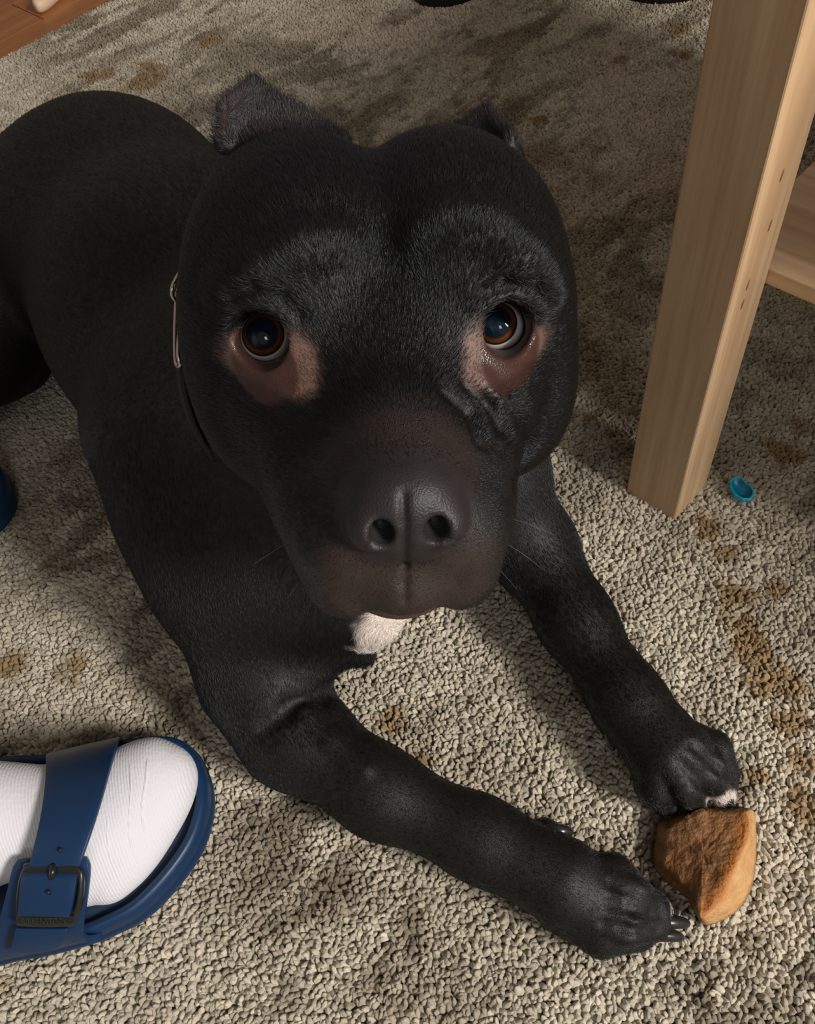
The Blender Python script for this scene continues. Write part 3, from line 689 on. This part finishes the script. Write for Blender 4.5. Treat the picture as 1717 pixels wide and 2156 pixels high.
def strap(rows, th, name, mt, root, n_=5):
    A_ = smoothline([P(r_[0], r_[1], r_[4]) for r_ in rows], n_); B_ = smoothline([P(r_[2], r_[3], r_[4]+(r_[5] if len(r_) > 5 else 0)) for r_ in rows], n_)
    V = []; F = []; K_ = 7
    for a, b_ in zip(A_, B_):
        for t_ in np.linspace(0, 1, K_): V.append(a+(b_-a)*t_+np.array([0, 0, .0006*math.sin(math.pi*t_)]))
    for i in range(len(A_)-1):
        for j in range(K_-1): F.append((i*K_+j, i*K_+j+1, (i+1)*K_+j+1, (i+1)*K_+j))
    o = obj(name, V, F, mt, root); s_ = o.modifiers.new('thick', 'SOLIDIFY'); s_.thickness = th; s_.offset = -1; bevel(o, .0008, 2); return o
sandal = empty('sandal', W3((0, 0), 0), RF)
tag(sandal, 'blue buckled rubber sandal on the foot in the lower left corner', 'sandal', 'pair of blue sandals')
V, F = rings([(.004, .0005), (.0, .004), (-.0008, .010), (.0008, .0125), (-.0004, .015), (.0, .022), (.0016, .0262), (.004, .0268), (.0062, .0255), (.0078, .0205)], True, True)
obj('sole', V, F, m_blue, sandal)
V, F = rings([(.0068, .0195), (.0078, .0212), (.02, .0208)]); obj('footbed', V, F, m_bed, sandal)
strap([(104, 1600, 258, 1566, .020), (98, 1598, 254, 1562, .034), (99, 1606, 248, 1575, .052), (99, 1640, 234, 1622, .067), (95, 1690, 218, 1680, .0745), (86, 1745, 200, 1738, .0765), (72, 1800, 180, 1796, .074), (66, 1822, 172, 1820, .071)], .0032, 'strap', m_blue, sandal)
strap([(48, 1806, 184, 1802, .0685), (34, 1822, 192, 1822, .0665), (24, 1860, 190, 1860, .0600), (12, 1905, 184, 1905, .050), (0, 1950, 178, 1948, .040), (-12, 1990, 186, 1968, .028), (-30, 2012, 215, 1962, .019)], .0036, 'strap', m_blue, sandal)
strap([(54, 1838, 166, 1843, .0690), (50, 1850, 164, 1852, .0700), (46, 1885, 158, 1888, .0655), (42, 1922, 150, 1924, .0575)], .0028, 'strap', m_blue, sandal)
strap([(38, 1950, 145, 1950, .0500), (32, 1970, 142, 1966, .0455), (26, 1990, 132, 1982, .0395), (26, 2000, 100, 1995, .0350)], .0026, 'strap', m_blue, sandal)
# buckle: rounded frame, wide top and bottom bars
bk = [(48, 1828, .0728), (60, 1816, .0738), (150, 1818, .0738), (170, 1828, .0730), (176, 1850, .0705), (172, 1895, .0640), (160, 1930, .0580), (142, 1950, .0545), (45, 1950, .0545), (34, 1938, .0560), (34, 1890, .0640), (40, 1850, .0700)]
ob = smoothline([P(*q) for q in bk], 4, True); cb = ob.mean(0)
V = []; F = []; K_ = len(ob); iw = []
pin = [(58, 1842, .0715), (62, 1840, .0722), (150, 1842, .0722), (160, 1848, .0712), (164, 1862, .0695), (160, 1898, .0640), (154, 1918, .0605), (146, 1926, .0590), (46, 1926, .0590), (43, 1918, .0600), (43, 1885, .0655), (48, 1856, .0700)]
ib = smoothline([P(*q) for q in pin], 4, True)
for i in range(K_): V += [ob[i], ob[i]+[0, 0, -.0024], ib[i]+[0, 0, -.0024], ib[i], (ob[i]*.72+ib[i]*.28)+[0, 0, .0010], (ob[i]*.28+ib[i]*.72)+[0, 0, .0008]]
for i in range(K_):
    j = (i+1) % K_; q = [0, 4, 5, 3, 2, 1]
    for a, b_ in zip(q, q[1:]+q[:1]): F.append((i*6+a, j*6+a, j*6+b_, i*6+b_))
buckle = obj('buckle', V, F, m_buck, sandal)
m_hole = mat('strap_hole', (.002, .004, .010), .6)
for (u, v, z_) in ((126, 1789, .0792), (101, 1878, .0714)):
    c0 = P(u, v, z_); V, F = tube([c0+[0, 0, .0004], c0-[0, 0, .0016]], .0012, 12); obj('strap_hole', V, F, m_hole, sandal)
c0 = P(111, 1842, .0740); V, F = tube(smoothline([P(112, 1822, .0745), P(110, 1836, .0755), P(108, 1848, .0725)], 4), .0017, 10); obj('prong', V, F, m_buck, buckle)
# raised lettering on the lower bar
tcu = bpy.data.curves.new('lettering', 'FONT'); tcu.body = 'BIRKENSTOCK'; tcu.extrude = .03; tcu.align_x = 'CENTER'; tcu.align_y = 'CENTER'; tcu.space_character = 1.12
to = bpy.data.objects.new('lettering', tcu); link(to)
dg = bpy.context.evaluated_depsgraph_get(); tm = bpy.data.meshes.new_from_object(to.evaluated_get(dg)); bpy.data.objects.remove(to)
tv = np.array([v.co[:] for v in tm.vertices]); tf = [tuple(p.vertices) for p in tm.polygons]
L0, L1 = P(44, 1939, .0572), P(146, 1939, .0572); tx = nrm(L1-L0); tn = nrm(np.cross(tx, P(95, 1928, .0596)-P(95, 1950, .0552))); tn = tn if tn[2] > 0 else -tn; ty = np.cross(tn, tx)
wd = tv[:, 0].max()-tv[:, 0].min(); sx = np.linalg.norm(L1-L0)*.94/wd; sy = sx*1.5
tV = (L0+L1)/2+tx*(tv[:, :1]*sx)+ty*(tv[:, 1:2]*sy)+tn*(tv[:, 2:]*sx*.5+.0006)
m_let = mat('raised_letters', (.035, .035, .03), .3); obj('lettering', tV, tf, m_let, buckle, False)
# sock: foot shape from smooth cones
SK = Sdf()
def sk(a, b_, ra, rb, k=.02): SK.add('cone', (W3(a[:2], a[2]), W3(b_[:2], b_[2]), ra, rb), 'u', k)
def S2(u, v, z): q = FL(u, v, z); return (q[0], q[1], z)
sk(S2(315, 1632, .037), S2(352, 1640, .035), .0185, .0165, .012)      # big toe
sk(S2(310, 1674, .036), S2(345, 1692, .034), .017, .0128, .012)
sk(S2(290, 1724, .034), S2(318, 1747, .032), .017, .0120, .012)
sk(S2(252, 1780, .033), S2(280, 1800, .031), .017, .0120, .012)
sk(S2(203, 1835, .032), S2(233, 1852, .030), .016, .0115, .012)
sk(S2(190, 1672, .039), S2(318, 1638, .037), .0215, .018)
sk(S2(140, 1835, .035), S2(250, 1788, .033), .018, .015)
sk(S2(60, 1702, .046), S2(285, 1705, .036), .0235, .019)
sk(S2(-100, 1750, .052), S2(200, 1752, .042), .0255, .021)
h0 = S2(-100, 1720, .06); hx = h0[0]; 
sk((hx, h0[1], .060), (hx-.07, -.035+h0[1]*.3, .075), .030, .034, .03)
sk((hx-.07, h0[1]*.6-.01, .072), (hx-.115, h0[1]*.6-.01, .052), .032, .028, .03)
sk((hx-.085, h0[1]*.6-.01, .075), (hx-.09, h0[1]*.6-.01, .24), .036, .040, .04)
sk((hx-.02, h0[1]-.02, .045), (hx-.07, h0[1]*.6-.015, .05), .026, .027, .03)
aS, bS = W3((-.34, -.09), 0), W3((.02, .09), 0)
lo = np.minimum(aS, bS)-.06; hi = np.maximum(aS, bS)+.06
Vs, Qs = SK.mesh(np.arange(lo[0], hi[0], .0022), np.arange(lo[1], hi[1], .0022), np.arange(.012, .295, .0022))
for _ in range(2):
    Ns = vnormals(Vs, Qs); Vs = Vs-Ns*np.clip(SK.at(Vs), -.001, .001)[:, None]
Vs[:, 2] = np.maximum(Vs[:, 2], .0215)
person = empty('person', W3((hx-.09, h0[1]*.6-.01), 0), RF); tag(person, "person's feet in white knitted socks standing in blue buckled sandals", 'person')
sock = obj('sock', Vs, Qs, m_sock, person); tag(sock)
# toe seam and panel seams
def seam(pts_, r_=.0009):
    q = smoothline([P(*p) for p in pts_], 8)
    for _ in range(12):
        d_ = SK.at(q); e_ = 1e-4; g_ = np.stack([(SK.at(q+np.eye(3)[i]*e_)-d_)/e_ for i in range(3)], 1); q = q-g_*(d_+.0010)[:, None]*.8
    V, F = tube(q, r_*np.clip(np.sin(np.linspace(.02, math.pi-.02, len(q)))*2.5, .3, 1), 8); obj('seam', V, F, m_sock, sock)
seam([(312, 1580, .06), (308, 1640, .06), (300, 1700, .058), (306, 1760, .05), (318, 1800, .04)], .0015)
seam([(276, 1580, .06), (276, 1660, .062), (272, 1740, .058), (282, 1800, .05), (300, 1830, .04)], .0014)
seam([(228, 1700, .066), (226, 1760, .062), (236, 1820, .052), (262, 1872, .04)], .0013)
# the other sandal and foot: mirrored, its toe just inside the left edge
q2 = P(11, 1002, .015); RF2 = RF.copy(); RF2[:, 1] *= -1
def copy_tree(o, parent=None):
    c = o.copy(); col.objects.link(c); c.parent = parent
    for ch in list(o.children): copy_tree(ch, c)
    return c
a2 = math.radians(12); Rz = np.array([[math.cos(a2), -math.sin(a2), 0], [math.sin(a2), math.cos(a2), 0], [0, 0, 1]])
bpy.context.view_layer.update()
s2 = copy_tree(sandal); m4 = Matrix((Rz @ RF2).tolist()).to_4x4(); m4.translation = Vector((q2[0]-.0, q2[1]+.0, 0)); s2.matrix_world = m4
s2['label'] = 'blue sandal of which only the toe shows at the left edge'
s2b = sock.copy(); link(s2b, person)
for ch in sock.children: c_ = ch.copy(); link(c_, s2b)
Mp = np.array(person.matrix_world); Ms = np.array(sandal.matrix_world); s2b.matrix_local = Matrix((np.linalg.inv(Mp) @ np.array(m4) @ np.linalg.inv(Ms) @ Mp).tolist())
# ------------------------------------------------------------------ crust of bread between the paws
bo = [(1383, 1752), (1392, 1728), (1430, 1716), (1470, 1700), (1530, 1704), (1586, 1705), (1594, 1760), (1592, 1820), (1580, 1880), (1545, 1925), (1490, 1948), (1466, 1925), (1448, 1890), (1410, 1862), (1378, 1822)]
to_ = [(1400, 1760), (1410, 1738), (1440, 1722), (1474, 1706), (1528, 1708), (1570, 1712), (1576, 1760), (1556, 1805), (1536, 1850), (1520, 1890), (1482, 1930), (1466, 1915), (1450, 1880), (1422, 1845), (1396, 1812)]
B_ = np.array([P(u, v, .001) for u, v in bo]); zt = [.012, .014, .018, .021, .023, .025, .026, .026, .026, .025, .024, .022, .018, .013, .010]
T_ = np.array([P(u, v, z_) for (u, v), z_ in zip(to_, zt)])
B_ = smoothline(B_, 6, True); T_ = smoothline(T_, 6, True); nb = len(B_)
V = []; F = []; kinds = []
lev = 7
for i in range(lev):
    t_ = i/(lev-1); V += list(B_*(1-t_)+T_*t_)
ct = T_.mean(0)+[0, 0, .001]
for i in range(1, 9): V += list(T_+(ct-T_)*(i/9))
tot = lev+8
for i in range(tot-1):
    for j in range(nb): F.append((i*nb+j, i*nb+(j+1) % nb, (i+1)*nb+(j+1) % nb, (i+1)*nb+j))
V.append(ct); F += [((tot-1)*nb+j, (tot-1)*nb+(j+1) % nb, len(V)-1) for j in range(nb)]; F.append(tuple(range(nb))[::-1])
V = np.array(V); 
nz = fbm(V[:, 0]*160+V[:, 2]*90, V[:, 1]*160-V[:, 2]*70, 31, 4); nz2 = fbm(V[:, 0]*520, V[:, 1]*520+V[:, 2]*300, 37, 3)
V[:, 2] += np.where(V[:, 2] > .004, nz*.0022+nz2*.0008, 0); V[:, :2] += (nz2*.0010)[:, None]*np.where(V[:, 2] > .003, 1, 0)[:, None]
m_bread = mat('bread', (.5, .3, .12), .6)
bread = obj('bread_crust', V, F, m_bread); tag(bread, 'chewed wedge of golden brown bread crust between the two front paws', 'bread')
ii = np.arange(len(V)); ring = np.minimum(ii//nb, tot-1); jj = ii % nb; ang_ = jj/nb*15
rightside = ((ang_ > 4.9) & (ang_ < 10.4)); cx = (V-CAM) @ ROT; bu = cx[:, 0]/cx[:, 2]*FPX+IW/2; bv = cx[:, 1]/cx[:, 2]*FPX+IH/2
crumb = (ring < lev-1) & rightside
nzz = .5+.9*fbm(V[:, 0]*260, V[:, 1]*260+V[:, 2]*200, 41, 4)
Cc = np.where(crumb[:, None], np.array([.62, .38, .17])+(np.array([.50, .24, .09])-np.array([.62, .38, .17]))*np.clip(nzz, 0, 1)[:, None], np.array([.30, .13, .04])+(np.array([.12, .05, .018])-np.array([.30, .13, .04]))*np.clip(nzz, 0, 1)[:, None])
edge = (~crumb) & rightside & (ring < lev+2); Cc[edge] = Cc[edge]*.3+np.array([.48, .17, .03])*.7  # brighter orange paints the light on the crust's right rim
a = bread.data.attributes.new('tint', 'FLOAT_COLOR', 'POINT'); a.data.foreach_set('color', np.c_[Cc, np.ones(len(Cc))].astype(np.float32).ravel())
nt, n, l, b = nodes(m_bread); at = n.new('ShaderNodeAttribute'); at.attribute_name = 'tint'; noise_bump(m_bread, 420, .9, .0016, 5); l.new(at.outputs['Color'], b.inputs['Base Color'])
b.inputs['Subsurface Weight'].default_value = .25; b.inputs['Subsurface Radius'].default_value = (.006, .003, .0015); b.inputs['Subsurface Scale'].default_value = .6
# ------------------------------------------------------------------ small cyan plastic cap
m_cy = mat('cyan_plastic', (.0, .38, .56), .3, spec=.6); m_cy2 = mat('cyan_plastic_inside', (.0, .17, .30), .35)
cc = P(1562, 1030, .0062); n_ = 40; capx = nrm((P(1580, 1056, .004)-P(1545, 1005, .004))*[1, 1, 0]); capy = np.array([-capx[1], capx[0], 0]); tl = np.array([0, 0, 1.])
V = []; F = []
prof = [(0, -.0045, 0), (.75, -.0045, 0), (.92, -.003, 1), (1.0, .0012, 1), (.95, .0022, 1), (.84, .0016, 0), (.78, -.0020, 0), (0, -.0024, 0)]
for k_, (rr, z_, rg) in enumerate(prof):
    for j in range(n_):
        th = 2*math.pi*j/n_; ca_, sa_ = math.cos(th), math.sin(th); dent = 1-.28*math.exp(-((th-2.0)/.45)**2)
        q = rr*dent*(1+.05*rg*math.cos(10*th)); V.append(cc+capx*(.0112*q*ca_)+capy*(.0078*q*sa_)+tl*(z_+.0012*ca_*0))
for k_ in range(len(prof)-1):
    for j in range(n_): F.append((k_*n_+j, k_*n_+(j+1) % n_, (k_+1)*n_+(j+1) % n_, (k_+1)*n_+j))
cap = obj('plastic_cap', V, F, [m_cy, m_cy2]); tag(cap, 'tiny cyan blue plastic cap lying on the rug beside the table leg', 'cap')
for p_ in cap.data.polygons:
    if p_.index >= 5*n_: p_.material_index = 1
# ------------------------------------------------------------------ collar hardware beside the neck
m_chr = mat('steel', (.62, .58, .54), .22, metal=1); m_web = mat('black_webbing', (.010, .010, .011), .7); noise_bump(m_web, 700, .5, .0005)
cD = .432
nA, nB = hw((0, -5, -3.5)), np.array([-.045, .38, .175]); nc = nA*.42+nB*.58; na_ = nrm(nB-nA); s_ = nrm(np.cross(na_, [0, 0, 1])); t_ = np.cross(s_, na_)
collar = empty('dog_collar', nc); tag(collar, "steel rings of the dog's black collar at the left side of its neck", 'collar')
rC = .0805; V = []; F = []; n_ = 64
for j in range(n_):
    th = 2*math.pi*j/n_; d_ = math.cos(th)*s_+math.sin(th)*t_
    for (dr, dl) in ((-.001, -.009), (.0012, -.009), (.0012, .009), (-.001, .009)): V.append(nc+d_*(rC+dr)+na_*dl)
for j in range(n_):
    k_ = (j+1) % n_
    for a in range(4): F.append((j*4+a, j*4+(a+1) % 4, k_*4+(a+1) % 4, k_*4+a))
obj('band', V, F, m_web, collar)
lp = lambda L: smoothline([D(u, v, cD+dz) for u, v, dz in L], 6, True)
V, F = tube(lp([(398, 544, .004), (374, 582, .001), (363, 606, 0), (364, 624, .002), (376, 636, .006), (384, 620, .008), (392, 580, .010)]), .0011, 8, True); obj('ring', V, F, m_chr, collar)
V, F = tube(lp([(380, 606, -.002), (378, 680, -.003), (375, 745, -.003), (380, 768, -.001), (374, 772, .004), (369, 750, .006), (369, 680, .006), (373, 618, .004)]), .0010, 8, True); obj('clasp', V, F, m_chr, collar)
# ------------------------------------------------------------------ bits at the top edge
m_blk = mat('black_rubber', (.006, .006, .006), .5)
def foot(pc, rx, nm, lab):
    root = empty(nm, (pc[0], pc[1], 0)); tag(root, lab, 'furniture foot')
    V = []; F = []; n_ = 40; prof = [(.9, -.004), (1, 0), (1, .012), (.93, .018), (.6, .021)]
    for k_, (rr, z_) in enumerate(prof):
        for j in range(n_): th = 2*math.pi*j/n_; V.append(np.array([pc[0]+rx[0]*rr*math.cos(th), pc[1]+rx[1]*rr*math.sin(th), z_]))
    for k_ in range(len(prof)-1):
        for j in range(n_): F.append((k_*n_+j, k_*n_+(j+1) % n_, (k_+1)*n_+(j+1) % n_, (k_+1)*n_+j))
    F += [tuple(range(n_))[::-1], tuple((len(prof)-1)*n_+j for j in range(n_))]
    obj('foot_pad', V, F, m_blk, root); V, F = tube([(pc[0], pc[1], .02), (pc[0], pc[1], .35)], .018, 20); obj('post', V, F, m_blk, root)
pa = P(985, 6, 0); foot((pa[0]-.02, pa[1]+.036), (.045, .036), 'furniture_foot', 'black round furniture foot just touching the top edge left of centre')
pb = P(1445, 2, 0); foot((pb[0], pb[1]+.052), (.07, .052), 'furniture_foot', 'black round furniture foot just touching the top edge near the table leg')
m_bone = mat('pale_plastic', (.80, .58, .42), .5)
q = [P(72, 14, -.004), P(85, 8, -.004), P(100, -6, -.004), P(122, -30, -.004)]
V, F = tube(smoothline(q, 5), np.interp(np.linspace(0, 1, 16), [0, .15, 1], [.006, .010, .014]), 12); o = obj('chew_stick', V, F, m_bone); tag(o, 'pale cream stick lying on the wooden floor in the top left corner', 'stick')
